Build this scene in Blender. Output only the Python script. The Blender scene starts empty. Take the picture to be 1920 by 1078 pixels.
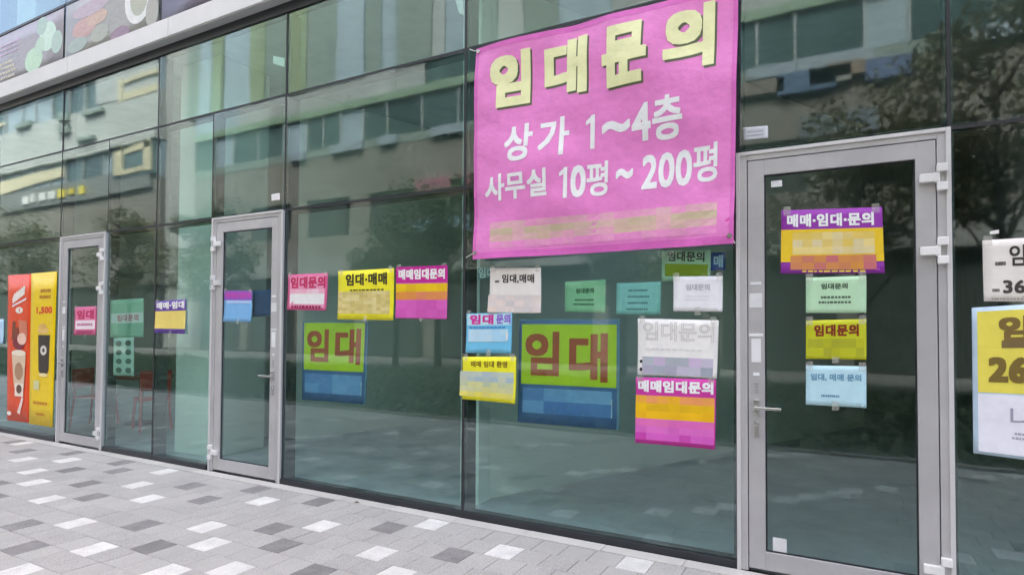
import bpy, bmesh, math, random
import numpy as np
from mathutils import Vector, Matrix, noise

random.seed(7)
SC = bpy.context.scene
COL = SC.collection

# ---------------------------------------------------------------- camera
F_PX, CY_PX, YAW, PITCH, ROLL = 1150.0, 581.64, 0.502643, 0.02509, 0.0054   # for a 1920 x 1078 frame
CAM = np.array([0.0, -4.2137, 1.55])
_sy, _cy, _sp, _cp = math.sin(YAW), math.cos(YAW), math.sin(PITCH), math.cos(PITCH)
_F = np.array([-_sy*_cp, _cy*_cp, _sp]); _R = np.array([_cy, _sy, 0.0]); _U = np.cross(_R, _F)
CR = math.cos(ROLL)*_R + math.sin(ROLL)*_U
CU = -math.sin(ROLL)*_R + math.cos(ROLL)*_U
cd = bpy.data.cameras.new('camera'); cam = bpy.data.objects.new('camera', cd); COL.objects.link(cam)
M = Matrix.Identity(4)
for i in range(3):
    M[i][0], M[i][1], M[i][2], M[i][3] = CR[i], CU[i], -_F[i], CAM[i]
cam.matrix_world = M
cd.sensor_width = 36.0; cd.sensor_fit = 'HORIZONTAL'; cd.lens = 36.0*F_PX/1920.0
cd.shift_y = (CY_PX-539.0)/1920.0
cd.clip_start = 0.05; cd.clip_end = 2000.0
SC.camera = cam

# ---------------------------------------------------------------- light
SUN_EL, SUN_AZ = math.radians(62), math.radians(9)      # sun stands behind our building (+Y)
w = bpy.data.worlds.new('World'); SC.world = w; w.use_nodes = True
nt = w.node_tree; nt.nodes.clear()
sky = nt.nodes.new('ShaderNodeTexSky'); sky.sky_type = 'NISHITA'; sky.sun_disc = False
sky.sun_elevation = SUN_EL; sky.sun_rotation = SUN_AZ
sky.air_density = 0.6; sky.dust_density = 9.0; sky.ozone_density = 1.0
bg = nt.nodes.new('ShaderNodeBackground'); bg.inputs['Strength'].default_value = 0.15
wo = nt.nodes.new('ShaderNodeOutputWorld')
nt.links.new(sky.outputs[0], bg.inputs[0]); nt.links.new(bg.outputs[0], wo.inputs[0])
sd = bpy.data.lights.new('sun', 'SUN'); sd.energy = 0.5; sd.angle = math.radians(10.0); sd.color = (1.0, 0.985, 0.96)
sun = bpy.data.objects.new('sun', sd); COL.objects.link(sun)
sv = Vector((math.sin(SUN_AZ)*math.cos(SUN_EL), math.cos(SUN_AZ)*math.cos(SUN_EL), math.sin(SUN_EL)))
sun.rotation_euler = (-sv).to_track_quat('-Z', 'Y').to_euler()
sun.location = (0, 40, 60)
SC.view_settings.view_transform = 'Standard'; SC.view_settings.look = 'None'
SC.view_settings.gamma = 1.0; SC.view_settings.use_curve_mapping = False
SC.view_settings.exposure = 3.02
SC.view_settings.use_white_balance = True; SC.view_settings.white_balance_temperature = 6850; SC.view_settings.white_balance_tint = 8
SC.render.engine = 'CYCLES'
SC.cycles.use_denoising = True
SC.cycles.max_bounces = 10; SC.cycles.transparent_max_bounces = 16
SC.cycles.diffuse_bounces = 4; SC.cycles.glossy_bounces = 4
SC.cycles.sample_clamp_indirect = 6.0

# ---------------------------------------------------------------- helpers
def at(px, py, Y=0.0):
    """point of the plane Y=const that stands under a pixel of the 1920 x 1078 photograph"""
    d = (px-960)/F_PX*CR - (py-CY_PX)/F_PX*CU + _F
    p = CAM + d*((Y-CAM[1])/d[1])
    return Vector(p)
def gr(px, py, z=0.0):
    d = (px-960)/F_PX*CR - (py-CY_PX)/F_PX*CU + _F
    return Vector(CAM + d*((z-CAM[2])/d[2]))
def proj(p):
    d = np.array(p)-CAM; zz = d@_F
    return 960+F_PX*(d@CR)/zz, CY_PX-F_PX*(d@CU)/zz
def lin(c):
    return c/12.92 if c <= 0.04045 else ((c+0.055)/1.055)**2.4
def rgb(r, g, b, k=1.0):
    return (lin(r/255)*k, lin(g/255)*k, lin(b/255)*k, 1.0)

class NT:
    def __init__(s, name):
        s.m = bpy.data.materials.new(name); s.m.use_nodes = True; s.t = s.m.node_tree; s.t.nodes.clear()
        s.out = s.t.nodes.new('ShaderNodeOutputMaterial')
    def n(s, typ, **kw):
        x = s.t.nodes.new(typ)
        for k, v in kw.items():
            if k in x.inputs: x.inputs[k].default_value = v
            else: setattr(x, k, v)
        return x
    def l(s, a, b): s.t.links.new(a, b)
    def math(s, op, a, b=None):
        x = s.t.nodes.new('ShaderNodeMath'); x.operation = op
        for i, v in enumerate((a, b)):
            if v is None: continue
            if isinstance(v, (int, float)): x.inputs[i].default_value = v
            else: s.l(v, x.inputs[i])
        return x.outputs[0]
    def pos(s):
        return s.n('ShaderNodeNewGeometry').outputs['Position']

MATS = {}
def mat(name, col, rough=0.6, metal=0.0, var=0.12, scale=3.0, bump=0.0, bscale=60.0, spec=0.5, speck=0.0):
    """plain painted / cast surface with uneven tone and fine relief"""
    if name in MATS: return MATS[name]
    b = NT(name); p = b.n('ShaderNodeBsdfPrincipled', Roughness=rough, Metallic=metal)
    p.inputs['Specular IOR Level'].default_value = spec
    b.l(p.outputs[0], b.out.inputs[0])
    g = b.pos()
    n1 = b.n('ShaderNodeTexNoise', Scale=scale, Detail=5.0, Roughness=0.6); b.l(g, n1.inputs['Vector'])
    mr = b.n('ShaderNodeMapRange'); mr.inputs[1].default_value = 0.3; mr.inputs[2].default_value = 0.7
    mr.inputs[3].default_value = 1-var; mr.inputs[4].default_value = 1+var
    b.l(n1.outputs[0], mr.inputs[0])
    fac = mr.outputs[0]
    if speck > 0:
        n2 = b.n('ShaderNodeTexNoise', Scale=190.0, Detail=2.0); b.l(g, n2.inputs['Vector'])
        m2 = b.n('ShaderNodeMapRange'); m2.inputs[1].default_value = 0.35; m2.inputs[2].default_value = 0.65
        m2.inputs[3].default_value = 1-speck; m2.inputs[4].default_value = 1+speck
        b.l(n2.outputs[0], m2.inputs[0]); fac = b.math('MULTIPLY', fac, m2.outputs[0])
    oi = b.n('ShaderNodeObjectInfo')
    rv = b.n('ShaderNodeMapRange'); rv.inputs[3].default_value = 1-var*0.6; rv.inputs[4].default_value = 1+var*0.6
    b.l(oi.outputs['Random'], rv.inputs[0]); fac = b.math('MULTIPLY', fac, rv.outputs[0])
    vm = b.n('ShaderNodeVectorMath', operation='SCALE'); vm.inputs[0].default_value = col[:3]
    b.l(fac, vm.inputs['Scale']); b.l(vm.outputs[0], p.inputs['Base Color'])
    if bump > 0:
        n3 = b.n('ShaderNodeTexNoise', Scale=bscale, Detail=4.0); b.l(g, n3.inputs['Vector'])
        bp = b.n('ShaderNodeBump', Strength=bump, Distance=0.01); b.l(n3.outputs[0], bp.inputs['Height'])
        b.l(bp.outputs[0], p.inputs['Normal'])
    MATS[name] = b.m
    return b.m

def glass_mat(name, tint, r0, wave=0.0009, power=4.0):
    if name in MATS: return MATS[name]
    b = NT(name)
    tr = b.n('ShaderNodeBsdfTransparent', Color=tint)
    gl = b.n('ShaderNodeBsdfGlossy', Roughness=0.03, Color=(0.67, 0.81, 0.82, 1))
    mx = b.n('ShaderNodeMixShader'); b.l(mx.outputs[0], b.out.inputs[0])
    ge = b.n('ShaderNodeNewGeometry')
    dt = b.n('ShaderNodeVectorMath', operation='DOT_PRODUCT')
    b.l(ge.outputs['Normal'], dt.inputs[0]); b.l(ge.outputs['Incoming'], dt.inputs[1])
    c = b.math('ABSOLUTE', dt.outputs['Value'])
    f = b.math('POWER', b.math('SUBTRACT', 1.0, c), power)
    fac = b.math('ADD', b.math('MULTIPLY', f, 1-r0), r0)
    b.l(fac, mx.inputs[0]); b.l(tr.outputs[0], mx.inputs[1]); b.l(gl.outputs[0], mx.inputs[2])
    oi = b.n('ShaderNodeObjectInfo')
    cb = b.n('ShaderNodeCombineXYZ'); b.l(b.math('MULTIPLY', oi.outputs['Random'], 50.0), cb.inputs[1])
    ad = b.n('ShaderNodeVectorMath', operation='ADD'); b.l(ge.outputs['Position'], ad.inputs[0]); b.l(cb.outputs[0], ad.inputs[1])
    n = b.n('ShaderNodeTexNoise', Scale=1.1, Detail=2.0, Roughness=0.45); b.l(ad.outputs[0], n.inputs['Vector'])
    bp = b.n('ShaderNodeBump', Strength=1.0, Distance=wave); b.l(n.outputs[0], bp.inputs['Height'])
    b.l(bp.outputs[0], gl.inputs['Normal'])
    MATS[name] = b.m
    return b.m

def clear_mat(name, tint):
    if name in MATS: return MATS[name]
    b = NT(name); tr = b.n('ShaderNodeBsdfTransparent', Color=tint); b.l(tr.outputs[0], b.out.inputs[0])
    MATS[name] = b.m; return b.m

def print_mat(name, rough, spec=0.4, bump=0.15):
    """printed sheet: ink colour is carried by the mesh, paper grain and fading by the nodes"""
    b = NT(name); p = b.n('ShaderNodeBsdfPrincipled', Roughness=rough); p.inputs['Specular IOR Level'].default_value = spec
    b.l(p.outputs[0], b.out.inputs[0])
    a = b.n('ShaderNodeAttribute', attribute_name='ink')
    g = b.pos()
    n1 = b.n('ShaderNodeTexNoise', Scale=9.0, Detail=6.0, Roughness=0.65); b.l(g, n1.inputs['Vector'])
    mr = b.n('ShaderNodeMapRange'); mr.inputs[1].default_value = 0.3; mr.inputs[2].default_value = 0.7
    mr.inputs[3].default_value = 0.93; mr.inputs[4].default_value = 1.05; b.l(n1.outputs[0], mr.inputs[0])
    vm = b.n('ShaderNodeVectorMath', operation='SCALE'); b.l(a.outputs['Color'], vm.inputs[0]); b.l(mr.outputs[0], vm.inputs['Scale'])
    b.l(vm.outputs[0], p.inputs['Base Color'])
    n3 = b.n('ShaderNodeTexNoise', Scale=14.0, Detail=3.0); b.l(g, n3.inputs['Vector'])
    bp = b.n('ShaderNodeBump', Strength=bump, Distance=0.01); b.l(n3.outputs[0], bp.inputs['Height']); b.l(bp.outputs[0], p.inputs['Normal'])
    MATS[name] = b.m; return b.m
PAPER = print_mat('printed_paper', 0.55)
def tape_mat():
    b = NT('clear_tape'); p = b.n('ShaderNodeBsdfPrincipled', Roughness=0.25); p.inputs['Base Color'].default_value = (0.8, 0.78, 0.7, 1)
    tr = b.n('ShaderNodeBsdfTransparent'); mx = b.n('ShaderNodeMixShader'); mx.inputs[0].default_value = .3; b.l(tr.outputs[0], mx.inputs[1]); b.l(p.outputs[0], mx.inputs[2]); b.l(mx.outputs[0], b.out.inputs[0]); return b.m
TAPE = tape_mat()
VINYL = print_mat('printed_vinyl', 0.40, 0.5, 0.55)

def link(o, parent=None):
    COL.objects.link(o)
    if parent is not None: o.parent = parent
    return o
def tag(o, label=None, cat=None, group=None, kind=None):
    if label: o['label'] = label
    if cat: o['category'] = cat
    if group: o['group'] = group
    if kind: o['kind'] = kind
    return o
def empty(name, loc=(0, 0, 0), parent=None):
    o = bpy.data.objects.new(name, None); o.location = loc; o.empty_display_size = 0.2
    return link(o, parent)
class MB:
    """collects verts and faces for ONE mesh object"""
    def __init__(s): s.v = []; s.f = []; s.c = []; s.mi = []
    def box(s, x0, x1, y0, y1, z0, z1, mi=0, col=None):
        i = len(s.v)
        s.v += [(x0,y0,z0),(x1,y0,z0),(x1,y1,z0),(x0,y1,z0),(x0,y0,z1),(x1,y0,z1),(x1,y1,z1),(x0,y1,z1)]
        for q in ((0,3,2,1),(4,5,6,7),(0,1,5,4),(1,2,6,5),(2,3,7,6),(3,0,4,7)):
            s.f.append(tuple(i+k for k in q)); s.c.append(col); s.mi.append(mi)
        return s
    def quad(s, a, b, c, d, col=None, mi=0):
        i = len(s.v); s.v += [tuple(a), tuple(b), tuple(c), tuple(d)]
        s.f.append((i, i+1, i+2, i+3)); s.c.append(col); s.mi.append(mi); return s
    def tube(s, pts, r, n=8, mi=0, r1=None):
        pts = [Vector(p) for p in pts]; rings = []
        for k, p in enumerate(pts):
            d = (pts[min(k+1, len(pts)-1)]-pts[max(k-1, 0)]).normalized()
            a = d.cross(Vector((0.3, 0.2, 1)) if abs(d.z) < 0.9 else Vector((1, 0.1, 0))).normalized(); b2 = d.cross(a)
            rr = r if r1 is None else r+(r1-r)*k/(len(pts)-1)
            i = len(s.v)
            s.v += [tuple(p+a*rr*math.cos(t*2*math.pi/n)+b2*rr*math.sin(t*2*math.pi/n)) for t in range(n)]
            rings.append(i)
        for q in range(len(rings)-1):
            for t in range(n):
                s.f.append((rings[q]+t, rings[q]+(t+1) % n, rings[q+1]+(t+1) % n, rings[q+1]+t)); s.c.append(None); s.mi.append(mi)
        for i, rev in ((rings[0], 1), (rings[-1], 0)):
            q = tuple(range(i, i+n)); s.f.append(q[::-1] if rev else q); s.c.append(None); s.mi.append(mi)
        return s
    def build(s, name, mats, parent=None, bevel=0.0, smooth=False):
        me = bpy.data.meshes.new(name); me.from_pydata(s.v, [], s.f)
        for m in (mats if isinstance(mats, (list, tuple)) else [mats]): me.materials.append(m)
        me.polygons.foreach_set('material_index', s.mi)
        if any(c is not None for c in s.c):
            a = me.color_attributes.new('ink', 'FLOAT_COLOR', 'CORNER'); buf = []
            for f, c in zip(s.f, s.c): buf += list(c or (1, 1, 1, 1))*len(f)
            a.data.foreach_set('color', buf)
        if smooth: me.polygons.foreach_set('use_smooth', [True]*len(s.f))
        me.update()
        o = link(bpy.data.objects.new(name, me), parent)
        if bevel > 0:
            md = o.modifiers.new('bevel', 'BEVEL'); md.width = bevel; md.segments = 2; md.limit_method = 'ANGLE'
        return o
def box(name, x0, x1, y0, y1, z0, z1, m, parent=None, bevel=0.0):
    return MB().box(x0, x1, y0, y1, z0, z1).build(name, m, parent, bevel)
def ibox(name, x0, x1, y0, y1, z0, z1, m, parent=None, bevel=0.0):
    """box whose origin sits at its centre (for pieces that carry a random tone)"""
    o = MB().box((x0-x1)/2, (x1-x0)/2, (y0-y1)/2, (y1-y0)/2, (z0-z1)/2, (z1-z0)/2).build(name, m, parent, bevel)
    o.location = ((x0+x1)/2, (y0+y1)/2, (z0+z1)/2); return o

# text outlines come from the built-in font; one mesh per line of print
TXT = {}
def text_mesh(s, bold=0.0, outline=0.0, fine=False):
    key = (s, bold, outline, fine)
    if key in TXT: return TXT[key]
    if s == '1' and bold > 0:
        TXT[key] = (np.array([(.5, 0, 0), (1, 0, 0), (1, 1, 0), (.62, 1, 0), (.5, .78, 0), (.5, .90, 0), (0, .72, 0), (0, .84, 0), (.5, .95, 0)]), [(0, 1, 2, 3, 8, 5, 4), (6, 4, 5, 7), (7, 5, 8)]); return TXT[key]
    cu = bpy.data.curves.new('lettering', 'FONT'); cu.body = s; cu.resolution_u = 3
    cu.space_character = 1.0+bold*1.4
    if outline > 0:
        cu.fill_mode = 'NONE'; cu.bevel_depth = outline; cu.bevel_resolution = 0
    ob = bpy.data.objects.new('lettering', cu); COL.objects.link(ob)
    dg = bpy.context.evaluated_depsgraph_get()
    me = bpy.data.meshes.new_from_object(ob.evaluated_get(dg))
    if fine:                                                     # small faces, so that print follows the folds of the cloth
        b = bmesh.new(); b.from_mesh(me)
        for _ in range(5):
            bmesh.ops.triangulate(b, faces=b.faces[:])
            lg = [e for e in b.edges if e.calc_length() > 0.09]
            if not lg: break
            bmesh.ops.subdivide_edges(b, edges=lg, cuts=1)
        bmesh.ops.triangulate(b, faces=b.faces[:]); b.to_mesh(me); b.free()
    V = np.array([v.co[:] for v in me.vertices]); Fs = [tuple(p.vertices) for p in me.polygons]
    bpy.data.objects.remove(ob); bpy.data.curves.remove(cu); bpy.data.meshes.remove(me)
    V[:, 2] = 0
    if bold > 0:                                                 # heavier weight: the outline laid over itself in a small ring
        nc = 12; V0, F0 = V, Fs; V = [V0]; Fs = list(F0)
        for k in range(nc):
            dx, dy = [(-1, -1), (-1, 1), (1, -1), (1, 1), (0, 1), (0, -1), (1, 0), (-1, 0), (.5, 1), (-.5, -1), (1, .5), (-1, -.5)][k]
            V.append(V0+np.array([bold*dx, bold*dy, k+1.0])); Fs += [tuple(i+len(V0)*(k+1) for i in f) for f in F0]
        V = np.concatenate(V)
    lo, hi = V[:, :2].min(0), V[:, :2].max(0)
    TXT[key] = (np.concatenate([(V[:, :2]-lo)/(hi-lo), V[:, 2:3]], 1), Fs)
    return TXT[key]

class Sheet:
    """a flat printed thing stuck to a pane: four photo pixels give its corners on the glass"""
    def __init__(s, name, quad, Y, ink, label, cat='poster', wob=0.002, thick=0.0008, m=None, group=None, nu=8, nv=8, fr=3.0, seed=None):
        s.q = [at(p[0], p[1], Y-wob*1.2) for p in quad]; s.Y = Y; s.wob = wob; s.curl = 0.012 if (cat in ('poster', 'notice') and Y < 0 and name != 'film_poster') else 0.0; s.m = m or PAPER; s.fr = fr
        s.sd = random.random()*40 if seed is None else seed
        b = MB(); s.lay = 0
        g = [[s.P(i/nu, j/nv, 0) for i in range(nu+1)] for j in range(nv+1)]
        h = [[s.P(i/nu, j/nv, -thick) for i in range(nu+1)] for j in range(nv+1)]
        for gg in (g, h):
            for row in gg: b.v += [tuple(p) for p in row]
        W = nu+1; o = W*(nv+1)
        def q(*t): b.f.append(t); b.c.append(ink); b.mi.append(0)
        for j in range(nv):
            for i in range(nu):
                k = j*W+i; q(k, k+1, k+1+W, k+W); q(o+k+W, o+k+1+W, o+k+1, o+k)
        for i in range(nu): q(i, o+i, o+i+1, i+1); k = nv*W+i; q(k, k+1, o+k+1, o+k)
        for j in range(nv): k = j*W; q(k, k+W, o+k+W, o+k); k += nu; q(k, o+k, o+k+W, k+W)
        s.root = b.build(name, s.m, smooth=True)
        tag(s.root, label, cat, group)
        if s.curl > 0:
            for u, v in ((.06, .985), (.94, .985), (.5, .012)):
                a = 0.02/max((s.q[1]-s.q[0]).length, .05); b2 = 0.028/max((s.q[0]-s.q[3]).length, .05)
                if v < .5 and random.random() < .5: continue
                t = MB(); t.quad(s.P(u-a, v-b2, .0016), s.P(u+a, v-b2*.9, .0016), s.P(u+a*.95, v+b2, .0012), s.P(u-a, v+b2, .0012)); t.build('tape', TAPE, s.root)
    def P(s, u, v, off):
        tl, tr, br, bl = s.q
        top = tl.lerp(tr, u); bot = bl.lerp(br, u); p = bot.lerp(top, v)
        e = noise.noise(Vector((p.x*s.fr+s.sd, p.z*s.fr, s.sd)))*s.wob + noise.noise(Vector((p.x*s.fr*2.3, p.z*s.fr*2.3+s.sd, 3)))*s.wob*0.4
        if s.wob > .02: e += .007*math.sin(p.x*3.1+p.z*6.3+2.5*noise.noise(Vector((p.x*.9, p.z*.9, 9)))) + .006*math.exp(-((u-.98)**2+(v-.03)**2)*14)*math.sin((u-v)*26)
        e -= s.curl*abs((u-.5)*2)**3*max(0, 1-v)**3 + s.curl*.35*abs((u-.5)*2)**6*max(0, v)**6
        p.y = s.Y - s.wob*1.2 + e - off
        return p
    def off(s): s.lay += 1; return 0.0006+0.0005*s.lay
    def rect(s, name, r, ink, nu=6, nv=4):
        u0, v0, u1, v1 = r; b = MB(); o = s.off()
        for j in range(nv):
            for i in range(nu):
                a, c = u0+(u1-u0)*i/nu, u0+(u1-u0)*(i+1)/nu; d, e = v0+(v1-v0)*j/nv, v0+(v1-v0)*(j+1)/nv
                b.quad(s.P(a, d, o), s.P(c, d, o), s.P(c, e, o), s.P(a, e, o), ink)
        return b.build(name, s.m, s.root)
    def mosaic(s, name, r, nx, ny, inks, seed=1):
        rn = random.Random(seed); u0, v0, u1, v1 = r; b = MB(); o = s.off()
        for j in range(ny):
            for i in range(nx):
                a, c = u0+(u1-u0)*i/nx, u0+(u1-u0)*(i+1)/nx; d, e = v0+(v1-v0)*j/ny, v0+(v1-v0)*(j+1)/ny
                ink = inks[j % len(inks)] if isinstance(inks[0], list) else inks
                c1, c2 = rn.choice(ink), rn.choice(ink); t = rn.random()
                k = tuple(c1[x]*(1-t)+c2[x]*t for x in range(3))+(1,)
                b.quad(s.P(a, d, o), s.P(c, d, o), s.P(c, e, o), s.P(a, e, o), k)
        return b.build(name, s.m, s.root)
    def text(s, t, r, ink, bold=0.02, outline=0.0, name='lettering', shear=0.0, shift=(0, 0)):
        V, Fs = text_mesh(t, bold, outline, s.m is VINYL and s.wob > .01); u0, v0, u1, v1 = r; b = MB(); o = s.off()
        for x, y, z in V: b.v.append(tuple(s.P(u0+(u1-u0)*x+shift[0], v0+(v1-v0)*y+shear*x+shift[1], o+z*.00004)))
        b.f = list(Fs); b.c = [ink]*len(Fs); b.mi = [0]*len(Fs)
        return b.build(name, s.m, s.root)
    def lines(s, r, n, ink, name='lettering', seed=3, fill=0.6):
        """rows of print too small to read: short dashes"""
        rn = random.Random(seed); u0, v0, u1, v1 = r; b = MB(); o = s.off(); hgt = (v1-v0)/n
        for k in range(n):
            v = v0+hgt*(k+0.2); u = u0+(u1-u0)*rn.uniform(0, .12); end = u1-(u1-u0)*rn.uniform(0, .2)
            while u < end:
                wd = (u1-u0)*rn.uniform(.04, .09); e = min(u+wd, end)
                b.quad(s.P(u, v, o), s.P(e, v, o), s.P(e, v+hgt*fill, o), s.P(u, v+hgt*fill, o), ink); u = e+(u1-u0)*rn.uniform(.012, .03)
        return tag(b.build(name, s.m, s.root), kind='stuff')
    def poly(s, name, pts, ink):
        b = MB(); o = s.off()
        b.v = [tuple(s.P(u, v, o)) for u, v in pts]; b.f = [tuple(range(len(pts)))]; b.c = [ink]; b.mi = [0]
        return b.build(name, s.m, s.root)
    def disc(s, name, c, ru, rv, ink, n=20):
        return s.poly(name, [(c[0]+ru*math.cos(k*2*math.pi/n), c[1]+rv*math.sin(k*2*math.pi/n)) for k in range(n)], ink)
    def uv(s, px, py):
        """photo pixel -> (u, v) on the sheet (sheet treated as a near rectangle)"""
        p = at(px, py, s.Y-s.wob*1.2); tl, tr, br, bl = s.q
        u = 0.5; v = 0.5
        for _ in range(8):
            L = bl.lerp(tl, v); Rr = br.lerp(tr, v); u = (p.x-L.x)/(Rr.x-L.x)
            B = bl.lerp(br, u); T = tl.lerp(tr, u); v = (p.z-B.z)/(T.z-B.z)
        return u, v
    def box_px(s, x0, ytop, x1, ybot):
        """pixel box -> uv rect, measured at the middle of its sides"""
        xm = (x0+x1)/2; ym = (ytop+ybot)/2
        return (s.uv(x0, ym)[0], s.uv(xm, ybot)[1], s.uv(x1, ym)[0], s.uv(xm, ytop)[1])

# ---------------------------------------------------------------- materials
ALU = mat('satin_aluminium', (0.52, 0.51, 0.52, 1), 0.40, 0.3, 0.10, 2.5, 0.08, 200)
ALU_L = mat('pale_aluminium', (0.62, 0.61, 0.61, 1), 0.45, 0.1, 0.05, 3.0)
DARK = mat('dark_anodised', (0.035, 0.038, 0.045, 1), 0.4, 0.3, 0.15)
GREY_FR = mat('grey_mullion', (0.07, 0.075, 0.085, 1), 0.45, 0.2, 0.1)
GASKET = mat('black_gasket', (0.02, 0.022, 0.026, 1), 0.6)
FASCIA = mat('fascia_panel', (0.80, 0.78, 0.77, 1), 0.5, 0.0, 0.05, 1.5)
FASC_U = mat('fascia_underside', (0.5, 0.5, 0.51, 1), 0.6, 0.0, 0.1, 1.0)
WHITE_P = mat('white_plastic', (0.78, 0.77, 0.76, 1), 0.35)
STEEL = mat('brushed_steel', (0.6, 0.6, 0.6, 1), 0.25, 0.9)
STICK = mat('white_sticker', (0.8, 0.8, 0.8, 1), 0.4)
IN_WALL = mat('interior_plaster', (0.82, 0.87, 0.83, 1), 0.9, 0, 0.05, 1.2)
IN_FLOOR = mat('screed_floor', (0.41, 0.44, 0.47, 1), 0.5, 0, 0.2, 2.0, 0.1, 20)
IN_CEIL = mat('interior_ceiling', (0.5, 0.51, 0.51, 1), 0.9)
GLASS = glass_mat('facade_glass', (0.76, 0.93, 0.89, 1), 0.17, power=3.0)
GLASS_D = glass_mat('door_glass', (0.78, 0.90, 0.86, 1), 0.14, power=3.0)
CLEAR = clear_mat('glass_body', (0.93, 0.97, 0.96, 1))

# ---------------------------------------------------------------- ground
ground = MB().quad((-600, -800, -0.06), (600, -800, -0.06), (600, 400, -0.06), (-600, 400, -0.06)).build('ground', mat('asphalt', (0.09, 0.09, 0.09, 1), 0.9, 0, 0.2, 0.8, 0.2, 40))
tag(ground, kind='structure')

def paving_field_mat():
    b = NT('paving_field'); p = b.n('ShaderNodeBsdfPrincipled', Roughness=0.8); b.l(p.outputs[0], b.out.inputs[0])
    br = b.n('ShaderNodeTexBrick', offset=0.5, Scale=1.0); br.inputs['Brick Width'].default_value = 0.204; br.inputs['Row Height'].default_value = 0.2257
    br.inputs['Mortar Size'].default_value = 0.003
    br.inputs['Color1'].default_value = (0.42, 0.415, 0.41, 1); br.inputs['Color2'].default_value = (0.46, 0.45, 0.45, 1); br.inputs['Mortar'].default_value = (0.25, 0.25, 0.25, 1)
    b.l(b.pos(), br.inputs['Vector']); b.l(br.outputs['Color'], p.inputs['Base Color'])
    return b.m
pave = box('pavement', -90, 30, -4.3, -0.0, -0.07, -0.022, mat('paving_bed', (0.23, 0.225, 0.21, 1), 0.95, 0, 0.15, 5.0, 0.2, 60))
tag(pave, kind='structure')
TG = mat('paver_grey', (0.385, 0.375, 0.362, 1), 0.85, 0, 0.085, 1.7, 0.6, 90, 0.3, 0.24)
TW = mat('paver_white', (0.63, 0.62, 0.60, 1), 0.85, 0, 0.12, 7.0, 0.6, 90, 0.3, 0.2)
TD = mat('paver_dark', (0.215, 0.208, 0.207, 1), 0.85, 0, 0.16, 7.0, 0.6, 90, 0.3, 0.26)
TS = mat('border_stone', (0.48, 0.465, 0.44, 1), 0.75, 0, 0.10, 2.0, 0.2, 90, 0.3, 0.08)
ACC = [(379.5,988.2,'W'),(508.3,991.1,'D'),(516.8,1023,'D'),(381.9,1018,'W'),(417.9,1062.9,'W'),(602.8,986,'W'),(380.5,936.5,'D'),(493.6,939.3,'W'),(353.6,909.6,'D'),(608.5,939.3,'D'),(487,917,'D'),(567,1066,'D'),(63.8,904.4,'W'),(155.6,906,'D'),(169.7,931.3,'D'),(89,935.4,'W'),(256,908.2,'W'),(272.8,935,'W'),(52.5,982.3,'D'),(143.4,980.4,'W'),(262.5,984,'D'),(61,882.5,'W'),(132,879,'D'),(214.7,882,'D'),(307.5,883.8,'W'),(40.3,860,'W'),(119,861,'W'),(131,848.4,'D'),(35.6,843,'D'),(33,830.6,'W'),(223,865.6,'D'),(58,1022,'D'),(177,1027,'W'),(282,1023,'D'),(303,1066,'W'),(735,987.6,'D'),(830.6,981.6,'W'),(699.4,1036.3,'W'),(849.4,1039.7,'D'),(725.6,1070,'W'),(954.6,1033.8,'W'),(1173,1054.6,'W'),(5,904,'D'),(5,930,'D'),(5,1077,'W')]
TA, TB, Y0 = 0.204, 0.2257, -0.268
rows = {}
for px, py, k in ACC:
    p = gr(px, py); r = round((Y0-p.y)/TB); rows.setdefault(r, []).append((p.x, k))
tile_mesh = {}
def tile_me(m, x=TA, y=TB):
    key = (m.name, round(x, 3), round(y, 3))
    if key not in tile_mesh:
        b = bmesh.new(); g = 0.0017; hx, hy, c = x/2-g, y/2-g, 0.003
        lo = [b.verts.new(v) for v in ((-hx,-hy,-0.03),(hx,-hy,-0.03),(hx,hy,-0.03),(-hx,hy,-0.03))]
        mi = [b.verts.new(v) for v in ((-hx,-hy,-c),(hx,-hy,-c),(hx,hy,-c),(-hx,hy,-c))]
        to = [b.verts.new(v) for v in ((-hx+c,-hy+c,0),(hx-c,-hy+c,0),(hx-c,hy-c,0),(-hx+c,hy-c,0))]
        for A, B in ((lo, mi), (mi, to)):
            for i in range(4): b.faces.new((A[i], A[(i+1) % 4], B[(i+1) % 4], B[i]))
        b.faces.new(to)
        me = bpy.data.meshes.new('paving_tile'); b.to_mesh(me); b.free(); me.materials.append(m); tile_mesh[key] = me
    return tile_mesh[key]
allt = []
rt = random.Random(11)
for r in range(0, 18):
    yc = Y0 - r*TB
    if r in rows:
        ang = [((x/TA) % 1.0)*2*math.pi for x, k in rows[r]]
        ph = (math.atan2(sum(map(math.sin, ang)), sum(map(math.cos, ang)))/(2*math.pi)) % 1.0
    else: ph = 0.5*(r % 2)
    acc = {}
    for x, k in rows.get(r, []): acc[round(x/TA-ph)] = k
    for i in range(int(-16/TA), int(2.0/TA)):
        xc = (i+ph)*TA
        k = acc.get(i)
        if k is None:
            px, py = proj((xc, yc, 0)) if (np.array([xc, yc, 0])-CAM)@_F > 0.3 else (-999, 0)
            seen = -30 < px < 1950 and py < 1110
            if not seen and (3*i+ (r*7)) % 10 == 0: k = rt.choice('WD')
            elif seen and xc < -9.6 and (i+2*r) % 6 == 0: k = 'W' if (i//6+r) % 2 else 'D'
        allt.append((xc, yc, k))
def area(t):
    d = np.array([t[0], t[1], 0])-CAM; zz = d@_F
    if zz < 0.5: return -1
    px, py = proj((t[0], t[1], 0))
    if not (-25 < px < 1945 and py < 1100): return -1
    return 1/zz**3
allt.sort(key=lambda t: (-area(t) - (100 if (t[2] and area(t) > 0) else 0)))
rest = {'G': MB(), 'W': MB(), 'D': MB()}
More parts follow.
